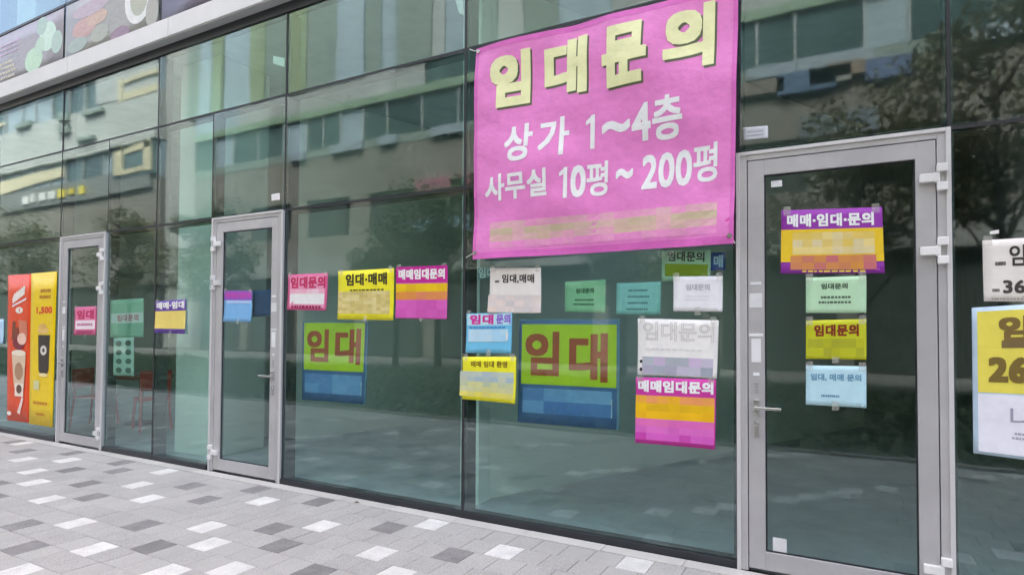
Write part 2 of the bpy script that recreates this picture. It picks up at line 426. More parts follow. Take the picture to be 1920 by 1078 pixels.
for n, (x, y, k) in enumerate(allt):
    m = {'W': TW, 'D': TD}.get(k, TG); z = -0.004+rt.uniform(-0.0012, 0.0012)
    if n < 300:
        o = link(bpy.data.objects.new('paving_tile', tile_me(m)), pave); o.location = (x, y, z)
        o.rotation_euler = (rt.uniform(-.003, .003), rt.uniform(-.003, .003), rt.uniform(-.004, .004))
    else:
        h = TA/2-.0022; v = TB/2-.0022
        rest[k or 'G'].box(x-h, x+h, y-v, y+v, -0.03, z)
for k, m in (('G', TG), ('W', TW), ('D', TD)):
    tag(rest[k].build('paving_tiles', m, pave), kind='stuff')
x = -15.9
while x < 2.2:                                                   # stone border along the glass
    L = rt.uniform(0.55, 0.75)
    ibox('border_stone', x+.0015, x+L-.0015, Y0+TB/2+.002, -0.03, -0.03, 0.001+rt.uniform(-.001, .001), TS, pave, 0.003); x += L
for x0, x1 in ((-90, -16.0), (2.2, 30)):
    f = MB().quad((x0, -4.3, -0.004), (x1, -4.3, -0.004), (x1, -0.02, -0.004), (x0, -0.02, -0.004)).build('paving_field', paving_field_mat(), pave)
    tag(f, kind='stuff')

# ---------------------------------------------------------------- our building: glass front
bld = empty('shop_building', (-4, 3, 0))
tag(bld, 'glass-fronted shop building with grey aluminium doors and pale fascia band', 'building')
bld_loc = Vector(bld.location)
def bx(name, x0, x1, y0, y1, z0, z1, m, parent=bld, bevel=0.0):
    o = MB().box(x0, x1, y0, y1, z0, z1).build(name, m, parent, bevel)
    o.matrix_parent_inverse = Matrix.Translation(-bld_loc) if parent is bld else Matrix.Identity(4)
    return o
PITCHX = 2.1275
GX = [-0.637+PITCHX*k for k in range(-9, 7)]
ZH, ZA, ZS = 2.681, 3.83, 4.655
DOORS = [(-9.142, -8.028, 'R', 'door'), (-6.016, -4.885, 'L', 'door'), (-0.637, 0.505, 'R', 'door')]
SUBX = [-8.028, -6.016, 0.505]
def pane(x0, x1, z0, z1, m=GLASS, parent=bld, y=0.0, name='window_pane', t=0.012):
    b = MB(); b.box(x0-(x0+x1)/2, x1-(x0+x1)/2, 0, t, z0, z1); b.mi = [1]*6; b.mi[2] = 0
    o = b.build(name, [m, CLEAR], parent)
    o.location = ((x0+x1)/2, y, 0)
    if parent is bld: o.rotation_euler = (random.uniform(-.0008, .0008), 0, random.uniform(-.0022, .0022))
    if parent is bld: o.matrix_parent_inverse = Matrix.Translation(-bld_loc)
    return o
J = 0.011                                                        # half joint
def row(xs, z0, z1):
    for a, b in zip(xs[:-1], xs[1:]): pane(a+J, b-J, z0+J, z1-J)
xs_top = GX
row(xs_top, ZA, ZS)
xs_mid = sorted(GX+SUBX)
row(xs_mid, ZH, ZA)
xs_low = sorted(GX+SUBX)
for a, b in zip(xs_low[:-1], xs_low[1:]):
    if any(abs(a-d[0]) < .05 for d in DOORS): continue
    pane(a+J, b-J, 0.05, ZH-J)
for x in GX:
    bx('joint', x-J, x+J, -0.001, 0.016, 0.0, ZS, GASKET)
    bx('mullion', x-0.03, x+0.03, 0.017, 0.15, 0.0, ZS, GREY_FR, bevel=0.003)
for x in SUBX:
    bx('joint', x-J*.8, x+J*.8, -0.0008, 0.0155, ZH, ZA, GASKET)
    bx('mullion', x-0.022, x+0.022, 0.0172, 0.13, 0.0 , ZA, GREY_FR, bevel=0.003)
    for a in xs_low:
        pass
for z in (ZH, ZA):
    for a, b in zip(GX[:-1], GX[1:]):
        bx('joint', a+J, b-J, -0.0004, 0.0158, z-J, z+J, GASKET)
        bx('transom', a+0.03, b-0.03, 0.0175, 0.12, z-0.028, z+0.028, DARK, bevel=0.002)
solid = [d[:2] for d in DOORS]
edges = [GX[0]]+[e for d in solid for e in d]+[GX[-1]]
for a, b in zip(edges[::2], edges[1::2]):
    bx('base_rail', a+.005, b-.005, -0.02, 0.10, -0.03, 0.048, DARK, bevel=0.003)
bx('head_trim', GX[0], GX[-1], -0.012, 0.10, ZS+.004, 4.757, DARK)

# fascia band, made of panels
for a, b in zip(GX[:-1], GX[1:]):
    off = 0.36
    bx('fascia_panel', a+off+.004, b+off-.004, -0.132, -0.10, 4.765, 4.975, FASCIA, bevel=0.003)
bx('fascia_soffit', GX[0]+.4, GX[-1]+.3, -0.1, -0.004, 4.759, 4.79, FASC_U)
bx('fascia_core', GX[0]+.4, GX[-1]+.3, -0.099, 0.10, 4.792, 4.97, GASKET)
# second floor: glazed sign zone and windows
ZT = 5.80
row2 = GX
for a, b in zip(row2[:-1], row2[1:]):
    pane(a+J, b-J, 4.985, ZT-J); pane(a+J, b-J, ZT+J, 8.2)
    bx('transom', a+.012, b-.012, -0.012, 0.1, ZT-.018, ZT+.018, DARK, bevel=.002)
for x in GX:
    bx('joint', x-J, x+J, -0.001, 0.016, 4.976, 8.2, GASKET)
    bx('mullion', x-0.03, x+0.03, 0.09, 0.2, 4.98, 8.2, GREY_FR)
bx('blind_wall', GX[0], GX[-1], 0.06, 0.085, 4.98, ZT-.03, mat('sign_backing', (0.30, 0.28, 0.32, 1), .7))
bx('back_wall', GX[0], GX[-1], 4.9, 5.0, 5.0, 8.2, mat('upper_room', (0.5, 0.5, 0.5, 1), .9))
cw = bx('column_cladding', -10.75, -10.2, 0.1, 0.4, ZT+.02, 8.2, mat('cream_column', (0.62, 0.58, 0.55, 1), .8))
# unseen upper storeys, added tall to keep the sun off the paving
WALL_U = mat('upper_cladding', (0.5, 0.5, 0.5, 1), .6)
WIN_U = mat('upper_glass', (0.03, 0.05, 0.055, 1), .05)
z = 8.3
while z < 27:
    bx('upper_spandrel', -72, 24, -0.02, 0.4, z, z+1.2, WALL_U); bx('upper_window', -72, 24, 0.03, 0.3, z+1.2, z+3.4, WIN_U); z += 3.4
bx('shade_block', -72, 24, 0.42, 14, 8.3, 28.6, WALL_U)  # unseen mass added to cast the shade over the forecourt
bx('side_wall', -72, GX[0], 0.0, 0.4, 0.0, 8.29, mat('side_cladding', (0.35, 0.36, 0.37, 1), .5))
bx('side_wall', GX[-1], 24, 0.0, 0.4, 0.0, 8.29, MATS['side_cladding'])

# interior seen through the glass
bx('floor_slab', GX[0], GX[-1], 0.101, 9.0, -0.04, 0.012, IN_FLOOR)
bx('ceiling', GX[0], GX[-1], 0.151, 9.0, 4.70, 4.758, IN_CEIL)
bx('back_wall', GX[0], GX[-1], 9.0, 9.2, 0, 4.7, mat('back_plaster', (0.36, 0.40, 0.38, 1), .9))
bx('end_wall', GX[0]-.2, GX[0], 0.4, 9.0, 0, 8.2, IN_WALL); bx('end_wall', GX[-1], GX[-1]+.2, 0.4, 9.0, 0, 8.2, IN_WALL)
def skew_wall(p0, p1, t=0.14, h=4.69, m=IN_WALL, name='partition'):
    a, b = Vector((p0[0], p0[1], 0)), Vector((p1[0], p1[1], 0)); n = (b-a).normalized(); n = Vector((-n.y, n.x, 0))*t
    q = MB(); q.v = [tuple(p+Vector((0, 0, zz))) for zz in (0.013, h) for p in (a, b, b+n, a+n)]
    q.f = [(3,2,1,0),(4,5,6,7),(0,1,5,4),(1,2,6,5),(2,3,7,6),(3,0,4,7)]; q.c = [None]*6; q.mi = [0]*6
    o = q.build(name, m, bld); o.matrix_parent_inverse = Matrix.Translation(-bld_loc); return o
skew_wall((-2.82, 0.50), (0.2, 6.9))
skew_wall((-6.55, 1.45), (-5.0, 6.6))
bx('column', -2.99, -2.80, 0.3, 0.49, 0.013, 4.69, IN_WALL, bevel=.005)
bx('column', -7.15, -6.42, 0.35, 1.05, 0.013, 4.69, IN_WALL, bevel=.005)
bx('partition', -7.25, -7.10, 1.06, 8.9, 0.013, 4.69, IN_WALL)
bx('partition', 1.6, 1.75, 0.3, 8.9, 0.013, 4.69, mat('dark_partition', (0.3, 0.3, 0.31, 1), .8))

# doors
def make_door(x0, x1, hinge):
    fw = 0.062; zt = ZH-.004
    fr = MB()
    fr.box(x0, x0+fw, -0.022, 0.09, 0.0, zt); fr.box(x1-fw, x1, -0.022, 0.09, 0.0, zt); fr.box(x0+fw, x1-fw, -0.022, 0.09, zt-fw*.85, zt)
    o = fr.build('door_frame', ALU, bld, 0.003); o.matrix_parent_inverse = Matrix.Translation(-bld_loc)
    lip = MB(); lip.box(x0-.004, x0+.02, -0.032, -0.0225, 0.0, zt+.004); lip.box(x1-.02, x1+.004, -0.032, -0.0225, 0, zt+.004); lip.box(x0+.02, x1-.02, -0.032, -0.0225, zt-.018, zt+.004)
    o = lip.build('frame_lip', ALU_L, bld, 0.002); o.matrix_parent_inverse = Matrix.Translation(-bld_loc)
    g = 0.005; a, b = x0+fw+g, x1-fw-g; zl, zh = 0.02, zt-fw*.85-g
    st, tp, bt = 0.098, 0.098, 0.115
    lf = MB(); lf.box(a, a+st, -0.018, 0.03, zl, zh); lf.box(b-st, b, -0.018, 0.03, zl, zh)
    lf.box(a+st, b-st, -0.018, 0.03, zh-tp, zh); lf.box(a+st, b-st, -0.018, 0.03, zl, zl+bt)
    d = lf.build('door', ALU, bld, 0.003); d.matrix_parent_inverse = Matrix.Translation(-bld_loc)
    pane(a+st, b-st, zl+bt, zh-tp, GLASS_D, d, 0.004)
    gk = MB(); k = .009
    gk.box(a+st, a+st+k, -0.004, 0.0035, zl+bt, zh-tp); gk.box(b-st-k, b-st, -0.004, 0.0035, zl+bt, zh-tp); gk.box(a+st+k, b-st-k, -0.004, 0.0035, zh-tp-k, zh-tp); gk.box(a+st+k, b-st-k, -0.004, 0.0035, zl+bt, zl+bt+k)
    gk.build('gasket', GASKET, d)
    s = 1 if hinge == 'R' else -1
    xh = (x1-fw) if hinge == 'R' else (x0+fw)
    for zc in (2.40, 1.985, 0.20):
        h = MB()
        h.box(xh-.026+s*.022, xh+.026+s*.022, -0.055, -0.023, zc+.03, zc+.075); h.box(xh-.026+s*.022, xh+.026+s*.022, -0.055, -0.023, zc-.075, zc-.03)
        h.box(min(xh-s*.085, xh+s*.01), max(xh-s*.085, xh+s*.01), -0.05, -0.019, zc-.024, zc+.024)
        h.box(xh-.012, xh+.012, -0.048, -0.02, zc-.03, zc+.03)
        h.build('hinge', WHITE_P, d, 0.004)
    xl = (a+st*.5) if hinge == 'R' else (b-st*.5); zl2 = 1.04
    hd = MB(); hd.box(xl-.018, xl+.018, -0.032, -0.018, zl2-.05, zl2+.05); hd.box(xl-.010, xl+.010, -0.07, -0.032, zl2-.01, zl2+.01)
    hd.box(min(xl, xl+s*.15), max(xl, xl+s*.15), -0.082, -0.068, zl2-.009, zl2+.009)
    hd.build('handle', STEEL, d, 0.004)
    lk = MB(); lk.box(xl-.014, xl+.014, -0.028, -0.018, zl2-.19, zl2-.09); lk.tube([(xl, -0.028, zl2-.12), (xl, -0.036, zl2-.12)], .011, 12)
    lk.build('lock', STEEL, d, 0.002)
    return d, xl, s
for x0, x1 in ((-9.138, -9.094), (-6.005, -5.974)): bx('frame_filler', x0, x1, -0.004, 0.016, 0.0, ZH-.012, DARK)
doors = [make_door(x0+{-9.142: .05, -6.016: .044}.get(x0, 0), x1, hs) for x0, x1, hs, _ in DOORS]
def sticker(parent, x0, x1, z0, z1, y, col=(0.78, 0.79, 0.8, 1)):
    return box('sticker', x0, x1, y-.0012, y, z0, z1, mat('sticker_%d' % int(col[0]*100), col, .4), parent)
for (d, xl, s) in doors:
    for zc, h, ww in ((1.83, .02, .035), (1.72, .09, .04), (1.50, .018, .044), (1.40, .15, .03), (1.25, .02, .02)):
        sticker(d, xl-ww, xl+ww*.9, zc-h/2, zc+h/2, -0.0185)
    for k in range(4): sticker(d, xl-.012, xl+.012, 1.13+k*.018, 1.138+k*.018, -0.0185, (0.3, 0.3, 0.32, 1))
d = doors[2][0]
p = at(1452, 345, 0); sticker(d, p.x-.02, p.x+.045, p.z-.02, p.z+.02, 0.0028)
p = at(1462, 1022, 0); sticker(d, p.x-.04, p.x+.04, p.z-.04, p.z+.045, 0.0028)

# ---------------------------------------------------------------- posters on the glass
YO, YI = -0.004, 0.022                                           # stuck outside / hung inside the pane
K = 1.12
def c(r, g, b): return tuple(min(v, .9) for v in rgb(r, g, b, K))
WHT, BLK = c(228, 226, 224), c(45, 42, 42)

# big pink banner
bn = Sheet('banner', [(893, 93), (1384, -33), (1376, 457), (888, 487)], -0.035, c(226, 128, 196), 'large pink cloth banner hung over the glass with cream and white Korean lettering', 'banner', 0.038, 0.001, VINYL, nu=60, nv=48, fr=1.6, seed=5.2)
for nm, r in (('hem', (0, .975, 1, 1)), ('hem', (0, 0, 1, .03)), ('hem', (0, .03, .014, .975)), ('hem', (.986, .03, 1, .975))):
    bn.rect(nm, r, c(216, 104, 186), 40 if r[2]-r[0] > .5 else 2, 40 if r[3]-r[1] > .5 else 2)
Z4 = lambda x, y: (860+x/2.155, y/2.155)
def bpx(x0, y0, x1, y1):
    a = Z4(x0, y0); b = Z4(x1, y1); return bn.box_px(a[0], a[1], b[0], b[1])
big = [('임', (132, 215, 290, 432)), ('대', (345, 158, 518, 385)), ('문', (580, 98, 762, 345)), ('의', (827, 22, 1033, 280))]
bn.lay = 1
for t, r in big:
    bn.lay = 1; q = bpx(*r); bn.text(t, q, c(86, 92, 62), 0.052, name='letter_shadow', shift=(.007, -.010))
for t, r in big: bn.lay = 4; bn.text(t, bpx(*r), c(246, 240, 178), 0.052, name='letter')
for t, r, bd in [('상', (192, 505, 302, 655), .025), ('가', (325, 475, 445, 632), .025), ('1', (512, 465, 548, 602), .02), ('~', (577, 485, 690, 535), .02), ('4', (697, 418, 775, 568), .03), ('층', (782, 385, 905, 562), .025),
             ('사무실', (112, 697, 360, 806), .03), ('1', (408, 678, 440, 802), .02), ('0', (452, 668, 512, 798), .03), ('평', (515, 652, 600, 792), .02), ('~', (632, 678, 700, 722), .02), ('200', (737, 612, 940, 757), .025), ('평', (945, 578, 1045, 735), .02)]:
    bn.lay = 2; bn.text(t, bpx(*r), c(246, 232, 246), bd, name='letter')
u0, v0 = bn.uv(920, 458); u1, v1 = bn.uv(1345, 382)
bn.lay = 1; bn.mosaic('faded_number_strip', (u0, .045, u1, .165), 17, 4, [[c(230, 142, 198), c(226, 152, 192)], [c(216, 172, 178), c(208, 178, 160), c(222, 160, 184)], [c(208, 178, 166), c(196, 178, 150), c(216, 168, 174)], [c(216, 168, 178), c(228, 150, 192)]], 4)
bn.lay = 3; bn.poly('folded_corner', [(.90, .012), (.985, .012), (.985, .10)], c(226, 84, 172))
for (u, v), d in (((.012, .985), (-.10, .05)), ((.012, .03), (-.10, -.03)), ((.988, .03), (.03, -.05)), ((.988, .985), (.04, .06))):
    p = bn.P(u, v, .006); MB().tube([p, p+Vector((d[0]*.5, .012, d[1]*.4)), p+Vector((d[0], .028, d[1]))], .0035, 6).build('cord', mat('white_cord', (0.7, 0.68, 0.66, 1), .7), bn.root)
for sx, sz in ((.012, .985), (.988, .03), (.012, .03)):
    p = bn.P(sx, sz, .004)
    MB().tube([p, p+Vector((0, -.006, 0))], .016, 12).build('eyelet', STEEL, bn.root)

def P5(*q): return [(500+a/2.695, 400+b/2.695) for a, b in q]
def P6(*q): return [(840+a/2.695, 460+b/2.695) for a, b in q]
def P7(*q): return [(1360+a/1.634, 200+b/1.634) for a, b in q]

# left bay
s = Sheet('poster', P5((110,310),(310,302),(303,492),(107,487)), YO, c(212, 92, 142), 'small pink rental notice beside the middle door, white block in its centre')
s.rect('panel', (.05, .08, .95, .94), c(224, 150, 180)); s.rect('white_block', (.06, .17, .93, .46), WHT)
s.text('임대문의', (.07, .60, .95, .93), c(196, 44, 96), .05); s.lines((.08, .02, .95, .16), 1, c(150, 30, 80)); s.mosaic('faded_lines', (.06, .46, .93, .58), 6, 1, [c(230, 170, 190), c(236, 200, 210)], 2)
s = Sheet('poster', P5((362,293),(645,277),(643,540),(362,535)), YO-.002, c(236, 222, 42), 'yellow poster with black heading, left of the magenta and orange poster')
s.text('임대·매매', (.14, .69, .88, .93), c(52, 48, 26), .04); s.mosaic('faded_number_block', (.0, .12, .93, .57), 12, 7, [c(208, 190, 120), c(196, 178, 106), c(214, 200, 140)], 3); s.lines((.2, .57, .9, .62), 1, c(80, 70, 30))
s = Sheet('poster', P5((655,272),(915,262),(914,535),(655,530)), YO-.003, c(206, 88, 176), 'magenta-headed poster with orange and pink bands left of the tall dark mullion')
s.rect('header', (0, .69, 1, 1), c(190, 30, 140)); s.text('매매임대문의', (.05, .75, .95, .95), WHT, .05); s.mosaic('colour_band', (0, .36, 1, .67), 5, 2, [[c(214, 130, 90), c(216, 140, 60)], [c(228, 190, 10), c(220, 176, 20)]], 5); s.mosaic('pink_band', (0, .02, 1, .36), 5, 2, [c(206, 90, 176), c(198, 80, 166)], 6)

def board(quad, green, label, gr_uv, letters, seed, blue):
    s = Sheet('rental_board', quad, YI, c(84, 114, 170), label, 'sign board', 0.001, 0.004, VINYL, seed=seed)
    s.rect('sleeve_edge', (0, .985, 1, 1), c(120, 150, 170)); s.rect('sleeve_edge', (.975, .0, 1, .985), c(110, 140, 165)); 
    s.rect('green_panel', gr_uv, green)
    for t, r in letters: s.text(t, r, c(200, 84, 48), .035, name='letter')
    s.mosaic('blue_panel', (.05, .10, .93, .34), 4, 2, blue, seed)
    s.text('1', (.915, .10, .935, .27), c(190, 205, 220), .01, name='mark')
    return s
BL = [c(110, 146, 206), c(126, 164, 218), c(96, 132, 196), c(140, 178, 224)]
board(P5((182,545),(517,545),(500,965),(178,940)), c(212, 226, 50), 'smaller green and blue board behind the glass with two brown letters, beside the middle door', (.03, .385, .95, .98), [('임', (.08, .49, .42, .90)), ('대', (.52, .47, .90, .91))], 1.3, BL)
# bay under the banner
board(P6((362,372),(870,372),(866,932),(352,892)), c(214, 228, 44), 'larger green and blue board behind the glass under the pink banner, two red-brown letters', (.03, .375, .97, .95), [('임', (.07, .46, .42, .88)), ('대', (.52, .42, .89, .87))], 2.7, BL)
s = Sheet('poster', P6((215,115),(470,113),(472,343),(208,341)), YO, c(232, 226, 220), 'white paper with bold black heading hung just under the banner left corner')
s.text('임대,매매', (.24, .66, .87, .86), BLK, .03); s.lines((.1, .66, .2, .74), 1, BLK); s.mosaic('faded_number_block', (-.02, .02, 1.0, .40), 6, 3, [c(226, 212, 206), c(216, 204, 200), c(224, 206, 196), c(206, 200, 198)], 8)
s = Sheet('sticker_lettering', P6((152,112),(290,104),(290,165),(152,170)), YI, c(118, 134, 150), 'pale blue strip with white letters peeking out left of the white paper', 'sticker', .0006)
s.text('임대', (.02, .08, .6, .92), c(226, 230, 236), .03)
s = Sheet('poster', P6((95,345),(325,340),(322,545),(92,543)), YO, c(110, 190, 224), 'sky blue poster with magenta and purple heading above the yellow one by the mullion')
s.rect('header', (.02, .70, .98, .98), c(186, 222, 240)); s.text('임대', (.08, .72, .60, .97), c(206, 50, 150), .05); s.text('문의', (.66, .72, .97, .97), c(140, 110, 200), .05); s.mosaic('faded_number_block', (.05, .28, .92, .60), 5, 2, [c(176, 212, 228), c(190, 214, 226), c(160, 206, 230)], 9); s.lines((.05, .61, .95, .67), 1, c(60, 130, 190)); s.rect('mark', (.88, .33, .92, .52), WHT)
s = Sheet('poster', P6((75,562),(345,562),(342,800),(75,775)), YO-.002, c(240, 226, 44), 'yellow poster with brown heading crossing the mullion below the sky blue one')
s.text('매매 임대 환영', (.16, .76, .84, .90), c(120, 92, 26), .03); s.mosaic('faded_number_block', (-.05, .08, .96, .66), 7, 5, [[c(210, 200, 110), c(216, 206, 90)], [c(204, 200, 130), c(196, 196, 150)], [c(180, 190, 160), c(200, 200, 140)], [c(160, 180, 186), c(186, 192, 170)], [c(150, 170, 196), c(184, 194, 180)]], 10)
s = Sheet('notice_paper', P6((592,185),(797,172),(795,342),(590,335)), YI-.006, c(172, 216, 176), 'pale green paper left of the blue-green one, behind the glass', 'notice')
s.text('임대문의', (.28, .60, .72, .76), c(40, 70, 50), .03); s.lines((.2, .2, .78, .48), 2, c(50, 80, 60), fill=.35)
s = Sheet('notice_paper', P6((852,192),(1078,183),(1072,352),(850,348)), YI-.006, c(168, 216, 216), 'pale blue-green paper with faint lines, behind the glass right of the green one', 'notice')
s.lines((.22, .1, .78, .88), 4, c(96, 140, 146), fill=.3)
s = Sheet('notice_paper', P6((1080,10),(1328,20),(1325,182),(1080,182)), YI-.006, c(190, 214, 186), 'pale green notice with an olive band, its top tucked behind the banner', 'notice')
s.text('임대문의', (.12, .60, .88, .90), c(70, 66, 72), .035); s.rect('olive_band', (.07, .16, .95, .52), c(152, 160, 34))
s = Sheet('sticker_lettering', P6((1328,38),(1402,34),(1400,125),(1328,128)), YI-.005, c(52, 74, 150), 'dark blue scrap with pale letters right of the olive-banded notice', 'sticker', .0006)
s.text('매', (.2, .15, .85, .85), c(190, 200, 226), .04)
s = Sheet('notice_paper', P6((1140,158),(1388,155),(1388,335),(1140,332)), YO-.003, c(228, 228, 236), 'white paper with small grey heading below the banner right corner', 'notice')
s.text('임대문의', (.26, .60, .74, .78), c(176, 176, 184), .02); s.lines((.2, .3, .8, .5), 2, c(206, 206, 214), fill=.25)
s = Sheet('poster', P6((960,370),(1368,378),(1360,672),(960,652)), YO, c(230, 228, 224), 'large white poster with hollow outlined heading above the magenta one')
s.text('임대문의', (.07, .62, .95, .95), c(190, 186, 184), 0, .012); s.mosaic('grey_block', (.06, .02, .95, .33), 6, 2, [c(166, 172, 180), c(178, 184, 192), c(150, 156, 168), c(196, 176, 204)], 12)
s.disc('mark', (.045, .24), .02, .03, BLK, 8); s.disc('mark', (.045, .10), .02, .035, BLK, 8); s.lines((.08, .44, .9, .52), 1, c(214, 212, 210), fill=.3)
s = Sheet('poster', P6((950,665),(1355,677),(1350,1030),(948,995)), YO-.003, c(196, 52, 152), 'magenta poster with orange and pink blocks below the large white one')
s.text('매매임대문의', (.03, .78, .97, .96), c(246, 236, 246), .05); s.mosaic('orange_block', (.0, .38, .985, .73), 7, 3, [[c(232, 180, 20), c(226, 172, 16)], [c(234, 186, 10), c(218, 172, 20)], [c(226, 170, 40), c(228, 150, 90)]], 13)
s.mosaic('pink_block', (0, .06, .985, .38), 7, 3, [[c(190, 60, 160), c(206, 90, 184)], [c(212, 104, 186), c(206, 96, 180)], [c(214, 100, 176), c(216, 110, 170)]], 14)

# right door
YD = -0.0005
s = Sheet('poster', P7((172,318),(480,308),(488,510),(170,512)), YD, c(142, 50, 160), 'purple poster with yellow band, topmost on the right door glass')
s.text('매매·임대·문의', (.06, .73, .92, .93), c(240, 234, 244), .045); s.rect('yellow_band', (0, .18, 1, .69), c(222, 186, 40)); s.mosaic('faded_number_block', (.12, .30, .92, .64), 8, 3, [c(220, 200, 130), c(208, 194, 150), c(214, 186, 90)], 15)
s.mosaic('orange_block', (.1, .06, .93, .28), 7, 2, [c(204, 140, 60), c(196, 124, 84), c(190, 104, 110)], 16); s.lines((.2, .015, .9, .055), 1, c(230, 200, 60))
s = Sheet('notice_paper', P7((247,524),(432,518),(432,632),(247,632)), YD-.002, c(176, 212, 176), 'pale green paper on the right door, between purple poster and lime notice', 'notice')
s.text('임대문의', (.26, .66, .70, .82), c(56, 76, 60), .03); s.lines((.2, .24, .82, .52), 2, c(70, 90, 76), fill=.4)
s = Sheet('notice_paper', P7((247,655),(432,650),(432,775),(247,772)), YD, c(188, 192, 32), 'lime yellow notice on the right door with dark red heading', 'notice')
s.text('임대문의', (.14, .58, .88, .88), c(128, 44, 24), .045); s.mosaic('olive_block', (.03, .06, .97, .52), 7, 2, [c(170, 172, 30), c(178, 180, 30), c(160, 162, 40)], 17)
s = Sheet('notice_paper', P7((247,792),(432,795),(432,922),(247,912)), YD, c(176, 212, 222), 'light blue paper, lowest on the right door', 'notice')
s.text('임대, 매매 문의', (.08, .62, .92, .80), c(96, 146, 176), .03); s.lines((.25, .2, .6, .32), 1, c(90, 130, 160), fill=.4)
p = [(1437,520),(1474,505),(1474,527),(1440,528)]
# right pane
s = Sheet('poster', [(1842,451),(2010,440),(2012,566),(1844,565)], YO, c(224, 218, 212), 'off-white paper at the right edge with black lettering, above the yellow board')
s.text('임대', (.31, .56, .72, .90), c(60, 54, 52), .02); s.lines((.14, .56, .28, .66), 1, c(70, 64, 62)); s.text('366', (.23, .13, .62, .34), c(66, 60, 58), .03); s.lines((.1, .14, .2, .22), 1, c(90, 84, 80)); s.lines((.08, .02, .5, .06), 1, c(150, 145, 140))
s = Sheet('rental_board', [(1822,577),(2090,560),(2092,884),(1825,849)], YO-.002, c(186, 208, 224), 'large yellow and white board with pale blue edge at the right edge of the glass', 'sign board', .002)
s.rect('yellow_panel', (.04, .42, .96, .97), c(224, 210, 88)); s.rect('white_panel', (.04, .02, .96, .41), c(222, 222, 234))
s.text('임대', (.20, .76, .70, .93), c(120, 98, 50), .05); s.rect('brown_bar', (.22, .72, .7, .77), c(116, 96, 60)); s.text('266', (.12, .49, .56, .66), c(118, 98, 44), .05); s.text('나', (.28, .20, .48, .34), c(150, 150, 168), .0); s.lines((.28, .12, .6, .18), 2, c(160, 160, 176), fill=.4)
s = Sheet('sticker_or_glint', [(1856,434),(1873,431),(1873,438),(1856,440)], YO, WHT, 'tiny white scrap above the off-white paper at the right edge', 'sticker', .0004)
s = Sheet('sticker_or_glint', [(1393,240),(1440,236),(1440,259),(1394,264)], YO, c(196, 200, 206), 'crumpled silver-white label above the right door', 'sticker', .001)
s.lines((.1, .2, .9, .8), 2, c(150, 154, 166), fill=.4)
s = Sheet('sticker_or_glint', [(509,365),(525,362),(525,375),(509,377)], YO, WHT, 'small white square label above the middle door', 'sticker', .0004)
s = Sheet('sticker_or_glint', [(512,105),(534,110),(534,127),(512,120)], YI, c(226, 230, 226), 'painted white reflection in the topmost pane above the middle door', 'sticker', .0004)  # a white reflection in the glass, put in as a pale sheet
s = Sheet('sticker_or_glint', [(853,0),(868,0),(870,30),(861,26)], YI, c(222, 216, 208), 'white scrap at the top of the pane left of the banner', 'sticker', .0004)

# middle and left doors and panes
s = Sheet('poster', [(421,545),(473,545),(472,604),(420,603)], YD, c(120, 176, 222), 'light blue poster with purple heading on the middle door glass')
s.rect('header', (0, .70, 1, 1), c(146, 84, 184)); s.text('매매임대문의', (.05, .75, .96, .95), c(196, 70, 170), .04); s.rect('pale_line', (.1, .60, .97, .68), c(176, 196, 232))
s = Sheet('blue_film', [(474,545),(511,543),(511,592),(474,594)], 0.03, c(40, 78, 132), 'dark blue sheet behind the middle door glass', 'film', .001)
s = Sheet('poster', [(140,576),(181.5,574),(181,628),(139.5,628)], YD, c(200, 92, 132), 'pink notice with white centre on the left door glass')
s.rect('panel', (.06, .52, .94, .90), c(222, 120, 160)); s.text('임대', (.12, .56, .88, .88), c(186, 40, 90), .05); s.rect('white_block', (.06, .20, .94, .52), c(232, 214, 222)); s.lines((.1, .3, .9, .44), 1, c(170, 90, 130)); s.lines((.1, .04, .9, .16), 1, c(160, 50, 100))
s = Sheet('notice_paper', [(207,563),(270,559),(269,632),(206,633)], YI, c(160, 202, 176), 'green-white notice with a white strip right of the left door', 'notice')
s.rect('white_strip', (.03, .38, .98, .64), c(244, 240, 238)); s.text('임대문의', (.22, .42, .85, .60), c(206, 110, 120), .03); s.rect('tint_panel', (.25, .05, .95, .36), c(140, 190, 165))
s = Sheet('menu_sheet', [(213,634),(251,631),(251,705),(212,703)], YI, c(196, 218, 208), 'pale menu sheet with two columns of dark pictures near the left door', 'menu', .001)
for j in range(4):
    for i in range(2): s.disc('picture', (.28+.46*i, .14+.235*j), .15, .075, c(92, 112, 104), 10)
s = Sheet('poster', [(292,565),(349,561),(348,626),(291,624)], YO, c(92, 60, 150), 'purple-headed yellow poster beside the mullion left of the middle door')
s.text('매매·임대', (.04, .74, .95, .96), WHT, .05); s.rect('yellow_panel', (0, .14, 1, .68), c(228, 206, 110))

# two tall film posters at the far left
RED, YEL = c(224, 72, 22), c(240, 198, 0)
s = Sheet('film_poster', [(15,516),(58.8,513.4),(54.3,792.5),(13,787)], YO, RED, 'tall red film poster with dessert picture at the far left', 'poster', .001, m=VINYL)
for k in range(5): s.poly('script_stroke', [(.22+.1*k, .80+.012*k), (.34+.1*k, .815+.012*k), (.36+.1*k, .87+.012*k), (.30+.1*k, .875+.012*k), (.2+.1*k, .83+.012*k)], c(236, 222, 214))
s.poly('script_stroke', [(.2, .775), (.8, .825), (.82, .84), (.22, .79)], c(226, 226, 230))
s.disc('badge', (.52, .755), .16, .022, c(244, 226, 214)); s.text('1', (.47, .745, .56, .765), RED, .05)
s.poly('churro', [(.2, .55), (.4, .55), (.36, .68), (.24, .68)], c(120, 58, 36)); s.poly('churro', [(.55, .56), (.9, .58), (.86, .68), (.5, .69)], c(206, 120, 90)); s.poly('churro', [(.36, .54), (.52, .54), (.5, .64), (.42, .64)], c(140, 60, 40))
